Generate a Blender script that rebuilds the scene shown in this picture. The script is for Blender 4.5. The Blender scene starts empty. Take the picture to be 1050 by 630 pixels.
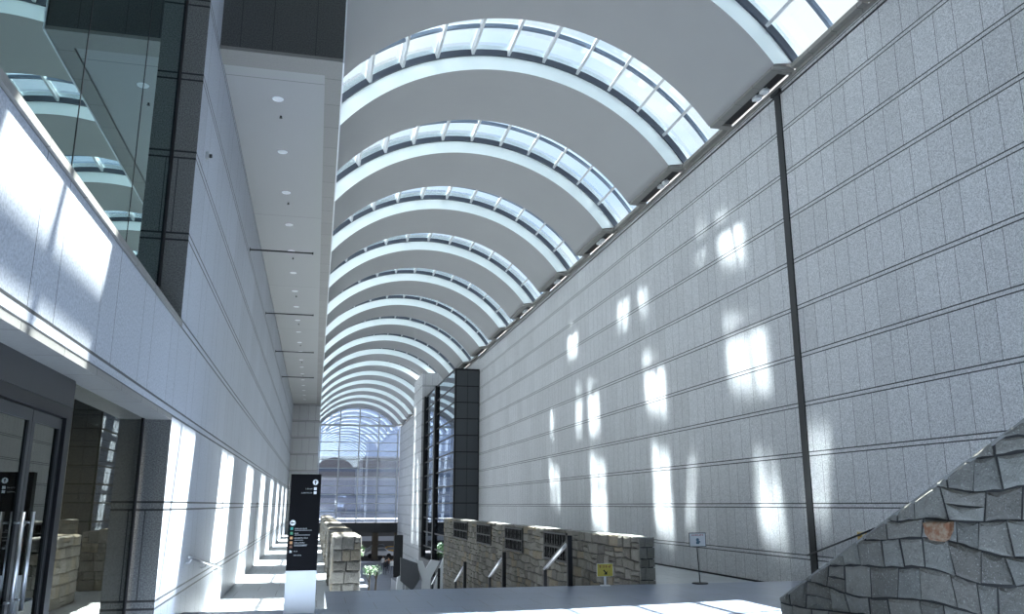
import bpy, bmesh, math, random
from math import sin, cos, pi, radians as rad
from mathutils import Vector, Matrix
S = bpy.context.scene
C = S.collection
# ------------------------------------------------------------------ camera, sky, sun, exposure
cam = bpy.data.cameras.new('camera'); co = bpy.data.objects.new('camera', cam); C.objects.link(co)
cam.sensor_width = 36.0; cam.lens = 858.5 / 1050 * 36; cam.clip_start = .05; cam.clip_end = 2000
co.location = (0, 0, 0); co.rotation_euler = (rad(90 + 13.309), 0, rad(-12.957))
S.camera = co
EXPOSURE = 0.78
SUN = 38.0
SKY = 0.76
S.view_settings.view_transform = 'Standard'; S.view_settings.look = 'None'
S.view_settings.gamma = 1; S.view_settings.use_curve_mapping = False
S.view_settings.exposure = EXPOSURE
S.cycles.max_bounces = 12; S.cycles.diffuse_bounces = 7; S.cycles.glossy_bounces = 5
S.cycles.transparent_max_bounces = 24; S.cycles.sample_clamp_indirect = 8
S.cycles.caustics_reflective = False; S.cycles.caustics_refractive = False
S.cycles.use_denoising = True
W = bpy.data.worlds.new('sky'); S.world = W; W.use_nodes = True
wt = W.node_tree; wn = wt.nodes; wl = wt.links
bg = wn['Background']
tc = wn.new('ShaderNodeTexCoord'); sep = wn.new('ShaderNodeSeparateXYZ'); wl.new(tc.outputs['Generated'], sep.inputs[0])
rmp = wn.new('ShaderNodeValToRGB'); wl.new(sep.outputs['Z'], rmp.inputs[0])
e = rmp.color_ramp.elements; e[0].position = 0.0; e[0].color = (.55, .66, .82, 1); e[1].position = .9; e[1].color = (.66, .81, .98, 1)
g = e.new(.15); g.color = (.50, .66, .95, 1)
mp = wn.new('ShaderNodeMapping'); mp.inputs['Scale'].default_value = (1.6, 1.6, 3.2); wl.new(tc.outputs['Generated'], mp.inputs[0])
nz = wn.new('ShaderNodeTexNoise'); nz.inputs['Scale'].default_value = 2.3; nz.inputs['Detail'].default_value = 7; wl.new(mp.outputs[0], nz.inputs['Vector'])
cr = wn.new('ShaderNodeValToRGB'); wl.new(nz.outputs['Fac'], cr.inputs[0])
cr.color_ramp.elements[0].position = .38; cr.color_ramp.elements[1].position = .62
mx = wn.new('ShaderNodeMixRGB'); wl.new(cr.outputs[0], mx.inputs[0]); wl.new(rmp.outputs[0], mx.inputs[1]); mx.inputs[2].default_value = (.92, .965, 1.0, 1)
wl.new(mx.outputs[0], bg.inputs[0]); bg.inputs[1].default_value = SKY
sl = bpy.data.lights.new('sun', 'SUN'); so = bpy.data.objects.new('sun', sl); C.objects.link(so)
sl.energy = SUN; sl.angle = rad(.6); sl.color = (1.0, .985, .95)
SD = Vector((-1, -.79, -3.1)).normalized()
so.rotation_euler = SD.to_track_quat('-Z', 'Y').to_euler(); so.location = (8, 8, 30)

# ------------------------------------------------------------------ material helpers
class NT:
    def __init__(s, name):
        s.m = bpy.data.materials.new(name); s.m.use_nodes = True
        s.n = s.m.node_tree.nodes; s.l = s.m.node_tree.links
        s.b = s.n['Principled BSDF']
    def put(s, inp, v):
        if isinstance(v, (int, float)): inp.default_value = v
        elif isinstance(v, tuple): inp.default_value = v if len(v) != 3 or inp.type == 'VECTOR' else (*v, 1)
        else: s.l.new(v, inp)
    def M(s, op, *a):
        n = s.n.new('ShaderNodeMath'); n.operation = op
        for i, v in enumerate(a): s.put(n.inputs[i], v)
        return n.outputs[0]
    def xyz(s, src='Object'):
        t = s.n.new('ShaderNodeTexCoord'); p = s.n.new('ShaderNodeSeparateXYZ'); s.l.new(t.outputs[src], p.inputs[0])
        s.vec = t.outputs[src]; return p.outputs
    def noise(s, sc, det=2, vec=None, rough=.5):
        n = s.n.new('ShaderNodeTexNoise'); n.inputs['Scale'].default_value = sc; n.inputs['Detail'].default_value = det
        n.inputs['Roughness'].default_value = rough
        s.l.new(vec if vec is not None else s.vec, n.inputs['Vector']); return n.outputs['Fac']
    def white(s, v):
        n = s.n.new('ShaderNodeTexWhiteNoise'); n.noise_dimensions = '1D'; s.put(n.inputs['W'], v); return n.outputs['Value']
    def mix(s, f, a, b, mode='MIX'):
        n = s.n.new('ShaderNodeMixRGB'); n.blend_type = mode
        s.put(n.inputs[0], f); s.put(n.inputs[1], a); s.put(n.inputs[2], b); return n.outputs[0]
    def ramp(s, v, stops):
        n = s.n.new('ShaderNodeValToRGB'); s.put(n.inputs[0], v); e = n.color_ramp.elements
        while len(e) < len(stops): e.new(.5)
        for q, (p, c) in zip(e, stops): q.position = p; q.color = (*c, 1)
        return n.outputs[0]
    def bump(s, h, st, dist=.01):
        n = s.n.new('ShaderNodeBump'); n.inputs['Strength'].default_value = st; n.inputs['Distance'].default_value = dist
        s.put(n.inputs['Height'], h); s.l.new(n.outputs[0], s.b.inputs['Normal'])
    def done(s, col, rough=.6, metal=0, spec=.5):
        s.put(s.b.inputs['Base Color'], col); s.put(s.b.inputs['Roughness'], rough); s.put(s.b.inputs['Metallic'], metal)
        s.put(s.b.inputs['Specular IOR Level'], spec); return s.m
def gray(v): return (v, v, v)
def plain(name, col, rough=.5, metal=0, spec=.5, var=.12, sc=6):
    t = NT(name); t.xyz()
    n = t.noise(sc, 3)
    c = t.mix(n, tuple(x * (1 - var) for x in col), tuple(min(1, x * (1 + var)) for x in col))
    return t.done(c, rough, metal, spec)
def granite(name, axis, dark, lite, joint=(.62, .47), bands=True, rough=.55, grain=38, sub=1.0, groove=.03):
    """granite cladding: double grooves every 1.2 m of height, staggered upright joints in each course"""
    t = NT(name); o = t.xyz(); u = o['XYZ'.index(axis)] if False else o[{'X': 0, 'Y': 1}[axis]]; z = o[2]
    q = t.M('DIVIDE', t.M('ADD', z, .013 + 120), 1.2)
    k = t.M('FLOOR', q); fr = t.M('SUBTRACT', t.M('FRACT', t.M('ADD', q, .5)), .5)
    dz = t.M('MULTIPLY', t.M('ABSOLUTE', fr), 1.2)
    line = t.M('LESS_THAN', t.M('ABSOLUTE', t.M('SUBTRACT', dz, .048)), .0135 * sub)
    per = sum(joint)
    uu = t.M('ADD', u, t.M('MULTIPLY', t.white(k), per))
    a = t.M('MULTIPLY', t.M('FRACT', t.M('DIVIDE', t.M('ADD', uu, 200), per)), per)
    j = t.M('ADD', t.M('LESS_THAN', a, .012), t.M('LESS_THAN', t.M('ABSOLUTE', t.M('SUBTRACT', a, joint[0])), .006))
    j = t.M('MULTIPLY', j, t.M('GREATER_THAN', dz, .056))
    cell = t.M('FLOOR', t.M('DIVIDE', t.M('ADD', uu, 200), per))
    pv = t.white(t.M('ADD', t.M('MULTIPLY', k, 17.3), t.M('ADD', cell, t.M('GREATER_THAN', a, joint[0]))))
    sp = t.noise(grain, 3, rough=.75); big = t.noise(.5, 2)
    c = t.ramp(sp, [(.36, dark), (.5, tuple((x + y) / 2 for x, y in zip(dark, lite))), (.66, lite)])
    c = t.mix(t.M('MULTIPLY', pv, .13), c, gray(.1))
    c = t.mix(t.M('MULTIPLY', big, .12), c, gray(.2))
    c = t.mix(t.M('MULTIPLY', j, .9), c, gray(.03))
    if bands: c = t.mix(t.M('MULTIPLY', line, .92), c, gray(.02))
    t.bump(t.M('SUBTRACT', 1, t.M('MAXIMUM', j, line if bands else 0)), .6, groove)
    return t.done(c, rough, 0, .35)
def tiles(name, a, b, sx, sy, jc, rough=.4, w=.012, off=.5, spec=.5):
    t = NT(name); o = t.xyz()
    r = t.M('DIVIDE', t.M('ADD', o[1], 300), sy); k = t.M('FLOOR', r)
    cx = t.M('ADD', t.M('DIVIDE', t.M('ADD', o[0], 300), sx), t.M('MULTIPLY', t.M('MODULO', k, 2.0), off))
    ly = t.M('LESS_THAN', t.M('FRACT', r), w / sy); lx = t.M('LESS_THAN', t.M('FRACT', cx), w / sx)
    pv = t.white(t.M('ADD', t.M('MULTIPLY', k, 31.7), t.M('FLOOR', cx)))
    c = t.mix(t.noise(30, 3), a, b); c = t.mix(t.M('MULTIPLY', pv, .3), c, tuple(x * .7 for x in a))
    c = t.mix(t.M('MAXIMUM', lx, ly), c, jc)
    return t.done(c, rough, 0, spec)
def stone(name, a, b, warm):
    t = NT(name); t.xyz()
    at = t.n.new('ShaderNodeAttribute'); at.attribute_name = 'tone'
    s = t.n.new('ShaderNodeSeparateColor'); t.l.new(at.outputs['Color'], s.inputs[0])
    c = t.mix(s.outputs[0], a, b)
    c = t.mix(t.M('MULTIPLY', s.outputs[1], .8), c, warm)
    n = t.noise(9, 6, rough=.7)
    c = t.mix(t.M('MULTIPLY', n, .55), c, tuple(x * .35 for x in a))
    n2 = t.noise(60, 3)
    c = t.mix(t.ramp(n2, [(.6, (0, 0, 0)), (.72, (.5, .5, .5))]), c, tuple(min(1, x * 1.7) for x in b))
    t.bump(n, .9, .05)
    return t.done(c, .85, 0, .2)
def glass(name, tint, refl=.12, rough=0.0, gt=(1, 1, 1), fres=1.5):
    """thin pane: clear tinted transmission and a mirror-like gloss that grows at grazing angles"""
    t = NT(name); t.n.remove(t.b)
    tr = t.n.new('ShaderNodeBsdfTransparent'); tr.inputs[0].default_value = (*tint, 1)
    gl = t.n.new('ShaderNodeBsdfGlossy'); gl.inputs[0].default_value = (*gt, 1); gl.inputs['Roughness'].default_value = rough
    ge = t.n.new('ShaderNodeNewGeometry'); dp = t.n.new('ShaderNodeVectorMath'); dp.operation = 'DOT_PRODUCT'
    t.l.new(ge.outputs['Incoming'], dp.inputs[0]); t.l.new(ge.outputs['Normal'], dp.inputs[1])
    f0 = ((fres - 1) / (fres + 1)) ** 2
    f = t.M('MULTIPLY', t.M('POWER', t.M('SUBTRACT', 1, t.M('ABSOLUTE', dp.outputs['Value'])), 4.0), 1 - f0 - refl)
    f = t.M('MINIMUM', t.M('ADD', f, f0 + refl), 1)
    mx = t.n.new('ShaderNodeMixShader'); t.l.new(f, mx.inputs[0]); t.l.new(tr.outputs[0], mx.inputs[1]); t.l.new(gl.outputs[0], mx.inputs[2])
    t.l.new(mx.outputs[0], t.n['Material Output'].inputs[0]); return t.m
M = {}
M['wall_r'] = granite('granite_right', 'Y', (.37, .375, .385), (.80, .80, .81), joint=(.66, .5))
M['wall_l'] = granite('granite_left', 'Y', (.38, .405, .45), (.64, .67, .73), joint=(1.2, .55), rough=.45)
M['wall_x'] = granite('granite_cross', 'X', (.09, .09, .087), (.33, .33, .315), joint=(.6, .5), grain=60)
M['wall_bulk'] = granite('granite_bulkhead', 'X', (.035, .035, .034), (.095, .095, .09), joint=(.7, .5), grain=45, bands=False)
M['wall_pier'] = granite('granite_pier', 'X', (.32, .32, .33), (.5, .5, .51), joint=(.66, .5), grain=40)
M['trim'] = tiles('granite_trim', (.20, .195, .18), (.29, .28, .26), 8, .98, gray(.05), .5, off=0)
M['panel'] = tiles('soffit_panel', (.33, .33, .325), (.35, .35, .345), 8, 7.3, gray(.15), .5, .02, off=0)
M['vault'] = plain('vault_plaster', (.335, .335, .335), .7, var=.04, sc=.7)
M['rib_face'] = plain('rib_face_paint', (.80, .87, .88), .5, var=.03, sc=1)
M['frame_dark'] = plain('skylight_frame', (.045, .055, .075), .35, .2)
M['mullion'] = plain('mullion_paint', (.50, .52, .54), .4)
M['bar_blue'] = plain('glazing_bar', (.12, .16, .22), .35)
M['skyglass'] = glass('skylight_glass', (.93, .97, .98), .0)
M['floor'] = tiles('granite_paving', (.18, .22, .30), (.26, .30, .40), .9, .9, gray(.10), .34)
M['aisle'] = tiles('aisle_paving', (.40, .42, .44), (.52, .54, .56), .9, 1.2, gray(.14), .45)
M['black'] = plain('black_metal', (.010, .010, .012), .45, 0, .25)
M['dark'] = plain('dark_bronze', (.025, .026, .028), .45, 0, .35)
M['steel'] = plain('brushed_steel', (.62, .63, .64), .28, .9, var=.05)
M['white'] = plain('white_paint', (.78, .80, .82), .4, var=.03)
M['leftglass'] = glass('dark_lobby_glass', (.22, .30, .27), .38, 0, (.74, .92, .92), 1.6)
M['doorglass'] = glass('door_glass', (.16, .17, .16), .10, 0, (.6, .62, .6), 1.45)
M['lobbyglass'] = glass('lobby_pane', (.55, .56, .52), .14, 0, (.64, .64, .60), 1.5)
M['farglass'] = glass('end_wall_glass', (.72, .78, .90), .22, 0, (.9, .95, 1), 1.45)
M['boxglass'] = glass('bay_glass', (.45, .52, .6), .25, 0, (.8, .85, .9), 1.5)
M['interior'] = plain('lobby_interior', (.10, .11, .10), .7)
t_ = NT('lobby_granite'); o_ = t_.xyz(); l_ = t_.M('LESS_THAN', t_.M('FRACT', t_.M('DIVIDE', t_.M('ADD', o_[2], 20.0), .33)), .035)
M['lobby_wall'] = t_.done(t_.mix(t_.M('MULTIPLY', l_, .8), t_.mix(t_.noise(50, 3), (.24, .235, .215), (.36, .355, .33)), gray(.04)), .6)
M['stone'] = stone('rough_stone', (.18, .182, .165), (.35, .352, .32), (.34, .21, .12))
M['stone_warm'] = stone('rough_stone_brown', (.115, .108, .095), (.25, .24, .21), (.23, .19, .13))
M['stone_pier'] = stone('rough_stone_pier', (.15, .145, .135), (.29, .28, .26), (.25, .215, .16))
M['mortar'] = plain('mortar', (.03, .03, .03), .9)
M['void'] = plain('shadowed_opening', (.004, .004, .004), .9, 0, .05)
M['stone_cap'] = plain('stone_cap', (.26, .26, .25), .7)
M['leaf'] = plain('leaf', (.028, .085, .018), .5, var=.4, sc=3)
M['bark'] = plain('bark', (.06, .045, .03), .8)
M['slate'] = plain('sculpture_grey', (.10, .105, .115), .4)
M['pave_low'] = tiles('lower_paving', (.13, .14, .17), (.19, .20, .23), 1.2, 1.2, gray(.06), .5)
M['road'] = plain('asphalt', (.035, .035, .04), .8)
def flat(name, col, rough=.5): return plain(name, col, rough, var=.02)

# ------------------------------------------------------------------ mesh helpers
class MB:
    def __init__(s): s.v = []; s.f = []; s.mi = []; s.cur = 0; s.mats = []; s.tone = []
    def mat(s, m):
        if m not in s.mats: s.mats.append(m)
        s.cur = s.mats.index(m); return s
    def add(s, vs, fs, tone=None):
        o = len(s.v); s.v += [tuple(v) for v in vs]
        for f in fs: s.f.append([i + o for i in f]); s.mi.append(s.cur); s.tone.append(tone)
        return s
    def box(s, x0, x1, y0, y1, z0, z1):
        x0, x1 = min(x0, x1), max(x0, x1); y0, y1 = min(y0, y1), max(y0, y1); z0, z1 = min(z0, z1), max(z0, z1)
        return s.add([(x, y, z) for z in (z0, z1) for y in (y0, y1) for x in (x0, x1)],
                     [(0, 2, 3, 1), (4, 5, 7, 6), (0, 1, 5, 4), (2, 6, 7, 3), (0, 4, 6, 2), (1, 3, 7, 5)])
    def bar(s, a, b, w, h=None, up=(0, 0, 1)):
        a, b = Vector(a), Vector(b); d = (b - a).normalized(); h = h or w
        r = d.cross(Vector(up));
        if r.length < 1e-4: r = d.cross(Vector((1, 0, 0)))
        r.normalize(); u = r.cross(d)
        vs = [p + r * (sx * w / 2) + u * (sy * h / 2) for p in (a, b) for sx, sy in ((-1, -1), (1, -1), (1, 1), (-1, 1))]
        return s.add(vs, [(3, 2, 1, 0), (4, 5, 6, 7), (0, 1, 5, 4), (1, 2, 6, 5), (2, 3, 7, 6), (3, 0, 4, 7)])
    def tube(s, a, b, r0, r1=None, n=12):
        a, b = Vector(a), Vector(b); r1 = r0 if r1 is None else r1; d = (b - a).normalized()
        x = d.orthogonal().normalized(); y = d.cross(x)
        vs = [p + (x * cos(2 * pi * i / n) + y * sin(2 * pi * i / n)) * r for p, r in ((a, r0), (b, r1)) for i in range(n)]
        return s.add(vs, [tuple(reversed(range(n))), tuple(range(n, 2 * n))] + [(i, (i + 1) % n, n + (i + 1) % n, n + i) for i in range(n)])
    def prism(s, pts, ax, a0, a1):
        """closed outline pts (2D) extruded along axis ax"""
        n = len(pts); vs = []
        for a in (a0, a1):
            for p in pts:
                q = list(p); q.insert(ax, a); vs.append(q)
        fs = [tuple(reversed(range(n))), tuple(range(n, 2 * n))] + [(i, (i + 1) % n, n + (i + 1) % n, n + i) for i in range(n)]
        return s.add(vs, fs)
    def arc(s, r0, r1, a0, a1, y0, y1, n=48, cx=5.4, cz=6.95, e0=None, e1=None):
        """curved slab of the barrel vault; a in degrees from the crown; e0/e1 angles used on the inner radius"""
        ia0, ia1 = (a0 if e0 is None else e0), (a1 if e1 is None else e1)
        vs = []
        for i in range(n + 1):
            ti = rad(ia0 + (ia1 - ia0) * i / n); to = rad(a0 + (a1 - a0) * i / n)
            for r, t in ((r0, ti), (r1, to)):
                for y in (y0, y1): vs.append((cx + r * sin(t), y, cz + r * cos(t)))
        fs = []
        fi, fo, ff, fb = [], [], [], []
        for i in range(n):
            a = 4 * i; b = a + 4
            fi.append((a, b, b + 1, a + 1)); fo.append((a + 2, a + 3, b + 3, b + 2))
            ff.append((a, a + 2, b + 2, b)); fb.append((a + 1, b + 1, b + 3, a + 3))
        ends = [(0, 1, 3, 2), (4 * n, 4 * n + 2, 4 * n + 3, 4 * n + 1)]
        return vs, fi, fo, ff, fb, ends
    def arcbox(s, *a, **k):
        vs, fi, fo, ff, fb, en = s.arc(*a, **k); return s.add(vs, fi + fo + ff + fb + en)
    def build(s, name, mat=None, parent=None, smooth=False, bevel=0, loc=None):
        me = bpy.data.meshes.new(name); me.from_pydata(s.v, [], s.f)
        for m in (s.mats or [mat]): me.materials.append(m)
        if s.mats: me.polygons.foreach_set('material_index', s.mi)
        if any(t is not None for t in s.tone):
            ca = me.color_attributes.new('tone', 'FLOAT_COLOR', 'CORNER'); k = 0
            for p, t in zip(me.polygons, s.tone):
                t = t or (0, 0, 0)
                for _ in p.loop_indices: ca.data[k].color = (*t, 1); k += 1
        bm = bmesh.new(); bm.from_mesh(me)
        bmesh.ops.recalc_face_normals(bm, faces=bm.faces); bm.to_mesh(me); bm.free()
        if smooth: me.polygons.foreach_set('use_smooth', [True] * len(me.polygons))
        me.update()
        o = bpy.data.objects.new(name, me); C.objects.link(o)
        if parent: o.parent = parent
        if loc: o.location = loc
        if bevel:
            b = o.modifiers.new('bevel', 'BEVEL'); b.width = bevel; b.segments = 2; b.limit_method = 'ANGLE'
        return o
def empty(name, loc=(0, 0, 0), rz=0):
    o = bpy.data.objects.new(name, None); C.objects.link(o); o.location = loc; o.rotation_euler.z = rz
    o.empty_display_size = .1; return o
def tag(o, label=None, cat=None, group=None, kind=None):
    if label: o['label'] = label
    if cat: o['category'] = cat
    if group: o['group'] = group
    if kind: o['kind'] = kind
    return o
def struct(o, label=None):
    o['kind'] = 'structure'
    if label: o['label'] = label
    return o
def copy_tree(o, parent=None):
    c = o.copy(); C.objects.link(c)
    if parent is not None: c.parent = parent
    for ch in list(o.children): copy_tree(ch, c)
    return c
def box(name, mat, *b, parent=None, bevel=0): return MB().box(*b).build(name, mat, parent, bevel=bevel)

DR, DL, GL = 11.49, -1.87, -2.2     # right wall, left wall, lobby glass planes
ZP, ZA, ZL = -1.6, -1.98, -7.5      # platform, aisles, lower street level
Y0, YE = -16.0, 121.5
# ------------------------------------------------------------------ floors
struct(MB().box(-9, .28, Y0, 14.3, -2.4, ZP).box(.28, DR, Y0, 17.1, -2.4, ZP).build('floor', M['floor']))
struct(MB().box(6.8, DR, 46.3, 76, -8, -6.08).build('floor', M['pave_low']))
struct(MB().box(-9, DR + .6, Y0 - .5, Y0, -2.4, 15).build('wall_back', M['wall_bulk']))
struct(MB().box(DL, 1.03, 14.3, 63.5, -8, ZA).build('floor', M['aisle']))
struct(MB().box(7.25, DR, 17.1, 46.3, -8, ZA).build('floor', M['aisle']))
struct(MB().box(-20, 40, 76, 122, -8, ZL).build('floor', M['pave_low']))
struct(MB().box(-90, 120, 122, 420, -8, ZL - .12).build('floor', M['road']))
# grand stair of shallow terraces between the stone piers and the stone wall
mb = MB(); y = 17.12; z = ZP; prof = []
tz = []
while y < 76:
    for k in range(4):
        z2 = z - .16; mb.box(.99, 6.87, y + .4 * k, 76.0, -8, z2) if False else None
        prof.append((y + .38 * k, z)); prof.append((y + .38 * k, z2)); z = z2
    tz.append((y + 1.52, z)); y += 6.2
    if z < ZL + .3: break
prof = [(17.12, -8)] + prof + [(76, z), (76, -8)]
def zt(yy):
    zz = ZP; y = 17.12
    while y < 76:
        for k in range(4):
            if yy > y + .38 * k: zz -= .16
        y += 6.2
    return zz
st = MB().prism(prof, 0, 1.04, 6.80).build('floor', M['pave_low'])
struct(st)
# ------------------------------------------------------------------ walls
struct(MB().box(DR, DR + .6, Y0, YE, -8, 10.78).build('wall_right', M['wall_r']))
mb = MB().mat(M['wall_l']).box(GL, DL, 11.7, 63.5, -2.4, 10.95)
wl_ = struct(mb.build('wall_left'))
# granite return beside the glass, facing the viewer
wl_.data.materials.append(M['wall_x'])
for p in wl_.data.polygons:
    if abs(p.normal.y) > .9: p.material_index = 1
# far left wall where the gallery narrows
mb = MB().mat(M['wall_l']).box(-2.2, .1, 63.5, 121.5, -8, 10.95)
w2 = struct(mb.build('wall_far_left')); w2.data.materials.append(M['wall_pier'])
for p in w2.data.polygons:
    if abs(p.normal.y) > .9: p.material_index = 1
# parapet band in front of the upper glass
mb = MB().mat(M['wall_l']).box(GL, DL, Y0, 11.7, 1.14, 2.33).mat(M['trim']).box(GL - .02, DL + .025, Y0, 11.7, 2.335, 2.40).box(GL, DL - .002, Y0, 11.7, 1.08, 1.14)
struct(mb.build('wall_parapet'))
# ledge that carries the vault on the left in front of the bulkhead
struct(MB().box(GL - .3, -.03, Y0, 12.98, 10.8, 10.95).build('trim_ledge', M['trim']))
# pier wall beyond the dark glass bay
wp = MB().mat(M['wall_r']).box(9.25, DR, 77.2, 84, -3.65, 12.0).build('wall_pier'); struct(wp)
wp.data.materials.append(M['wall_pier'])
for p in wp.data.polygons:
    if abs(p.normal.y) > .9: p.material_index = 1
struct(MB().box(10.1, DR, 77.6, 84, ZL, -3.65).build('wall_pier_foot', M['dark']))
# bulkhead over the left aisle
bk = struct(empty('wall_bulkhead'))
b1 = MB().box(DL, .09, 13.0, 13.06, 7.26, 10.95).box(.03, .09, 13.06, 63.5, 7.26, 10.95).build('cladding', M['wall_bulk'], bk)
MB().box(DL, .1, 12.98, 13.5, 7.2, 7.26).box(-.2, .1, 13.5, 63.5, 7.2, 7.26).build('edge_trim', M['trim'], bk)
MB().box(DL, -.2, 13.5, 63.5, 7.24, 7.3).build('soffit', M['panel'], bk)
MB().box(.09, .115, 12.97, 63.5, 7.18, 11).build('edge_cover', M['white'], bk)
# dark upright joint in the right wall
struct(MB().box(DR - .035, DR + .01, 18.2, 18.46, ZA, 10.70).box(DR - .09, DR, 18.12, 18.54, 10.64, 10.74).build('trim_1', M['dark']))
struct(MB().box(DR - .05, DR + .3, Y0, YE, 10.78, 10.86).build('trim_2', M['trim']))
struct(MB().box(DR - .03, DR, Y0, 18.2, 10.6, 10.63).box(DR - .03, DR, 18.46, 60.6, 10.6, 10.63).build('trim_3', M['dark']))
struct(MB().box(DR - .025, DR, 17.6, 60.6, ZA, ZA + .05).build('baseboard_right', M['black']))

# ------------------------------------------------------------------ vault: solid shells and skylights
P = 6.7
inner_end = 53.7; outer_end = 56.1
for k in range(-5, 16):
    y1 = 17.35 + P * k; y2 = y1 + 3.72
    if k == 15: y2 = YE - .05
    if y1 < Y0: y1 = Y0
    mb = MB(); vs, fi, fo, ff, fb, en = mb.arc(6.75, 7.62, -outer_end - .8, outer_end + .8, y1, y2, n=64, e0=-inner_end, e1=inner_end)
    mb.mat(M['vault']).add(vs, fi + fo + en).mat(M['rib_face']).add(vs, ff + fb)
    sh = mb.build('ceiling'); struct(sh)
    for p in sh.data.polygons: p.use_smooth = p.material_index == 0 and abs(p.normal.y) < .5 and p.area < 5
def skylight(y1, y2, idx, parts=True):
    w = struct(empty('window_%d' % idx, (0, y1, 0)))
    L = y2 - y1
    o = MB().arcbox(7.22, 7.42, -56, 56, L - .09, L - .01).arcbox(7.22, 7.42, -56, 56, 0.01, .09).build('frame', M['frame_dark'], w)
    MB().arcbox(7.32, 7.42, -56, 56, 1.36, 1.47).build('glazing_bar', M['bar_blue'], w)
    MB().arcbox(7.44, 7.452, -56.3, 56.3, 0.0, L).build('glass', M['skyglass'], w)
    for j in range(-6, 7):
        a = rad(j * 9.3)
        mb = MB(); c = Vector((5.4 + 7.33 * sin(a), 0, 6.95 + 7.33 * cos(a)))
        mb.bar(c + Vector((0, .03, 0)), c + Vector((0, L - .03, 0)), .085, .2, up=(sin(a), 0, cos(a)))
        mb.build('mullion', M['mullion'], w)
    return w
proto = None; n = 0
for k in range(-5, 15):
    ya = 17.35 + P * k + 3.72; yb = 17.35 + P * (k + 1)
    n += 1
    if proto is None: proto = skylight(ya, yb, 1)
    else:
        c = copy_tree(proto); c.name = 'window_%d' % n; c.location.y = ya
# beam boxes and brackets at the foot of each shell on the right
for k in range(-1, 15):
    y1 = 17.35 + P * k; y2 = y1 + 3.72
    mb = MB().mat(M['trim']).box(10.86, 11.12, y1 + .05, y2 - .05, 10.87, 10.955).box(11.12, 11.44, y1 + .05, y1 + .3, 10.86, 10.955).box(11.12, 11.44, y2 - .3, y2 - .05, 10.86, 10.955)
    mb.mat(M['black']).box(11.14, 11.44, y1 + .32, y2 - .32, 10.93, 10.955)
    struct(mb.build('trim_box'))
    struct(MB().box(11.3, 11.46, y2 + .02, y1 + P - .02, 10.87, 10.99).build('trim_sill', M['trim']))

# ------------------------------------------------------------------ glazed end wall of the gallery
ew = struct(empty('window_30', (0, YE, 0)))
def halfw(z):  # half width of the opening at height z
    return 5.35 if z < 11 else math.sqrt(max(0, 6.72 ** 2 - (z - 6.95) ** 2))
mb = MB()
for i in range(-2, 3):
    x = 5.75 + i * 2.72
    if abs(x - 5.4) > 6: x = 5.4 + (5.9 if x > 5.4 else -5.2)
    top = 6.95 + math.sqrt(max(0, 6.7 ** 2 - (x - 5.4) ** 2)) if abs(x - 5.4) < 6.5 else 10.9
    mb.box(x - .08, x + .08, -.12, .05, -2.4, min(top, 13.6))
mb.build('upright', M['mullion'], ew)
mb = MB(); z = -1.0
while z < 13.6:
    h = 5.35 if z < 10.9 else math.sqrt(max(.1, 6.7 ** 2 - (z - 6.95) ** 2))
    w_ = .10 if abs(z - 11) > .4 else .28
    mb.box(.12 if z < 10.9 else 5.4 - h, 11.4 if z < 10.9 else 5.4 + h, -.1, .0, z - w_ / 2, z + w_ / 2)
    z += 1.2
mb.build('transom', M['mullion'], ew)
MB().arcbox(6.55, 6.75, -53.6, 53.6, -.15, 0).arcbox(5.3, 5.42, -53, 53, -.12, -.02, cz=6.95).build('arched_frame', M['mullion'], ew)
pts = [(.1, -2.35), (11.45, -2.35), (11.45, 10.9)] + [(5.4 + 6.74 * sin(rad(a)), 6.95 + 6.74 * cos(rad(a))) for a in range(53, -54, -4)] + [(.1, 10.9)]
MB().prism(pts, 1, .01, .03).build('glass', M['farglass'], ew)
struct(MB().box(.1, DR, YE - .3, YE + .5, -3.75, -2.4).build('wall_far_beam', M['dark']))
struct(MB().box(-14, 34, YE + .5, 143, -3.2, -2.6).build('added_shade_deck', M['dark']))  # deck added to keep the sun off the road, columns and cars

# ------------------------------------------------------------------ lobby behind the left glass
lob = struct(empty('wall_lobby'))
MB().box(-9, -8.9, Y0, 11.7, -1.6, 10.8).box(-9, GL - .02, 11.72, 11.8, -1.6, 10.8).box(-9, GL, Y0 - .1, Y0, -1.6, 10.8).build('back_wall', M['lobby_wall'], lob)
MB().box(-9, GL - .02, Y0, 11.7, 1.15, 2.3).box(-9, GL - .02, Y0, 11.7, 6.9, 7.1).build('lobby_ceiling', M['interior'], lob)
# upper fixed glazing
w = struct(empty('window_40'))
MB().box(GL + .005, GL + .017, Y0, 11.55, 2.40, 10.8).build('glass', M['leftglass'], w)
MB().box(GL - .05, GL + .03, 11.54, 11.70, 2.40, 10.8).build('edge_frame', M['black'], w)
for yy in (9.6, 7.4, 2.0): MB().box(GL + .018, GL + .021, yy, yy + .012, 2.4, 10.8).build('silicone_joint', M['black'], w)
# lower glazing between doors and granite return
w = struct(empty('window_41'))
MB().box(GL + .005, GL + .017, 8.2, 11.5, ZP, 1.08).build('glass', M['lobbyglass'], w)
MB().box(GL - .05, GL + .03, 11.48, 11.56, ZP, 1.08).box(GL - .05, GL + .04, 8.14, 8.24, ZP, 1.08).box(GL - .05, GL + .03, 8.24, 11.5, ZP, ZP + .06).build('frame', M['black'], w)
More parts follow.
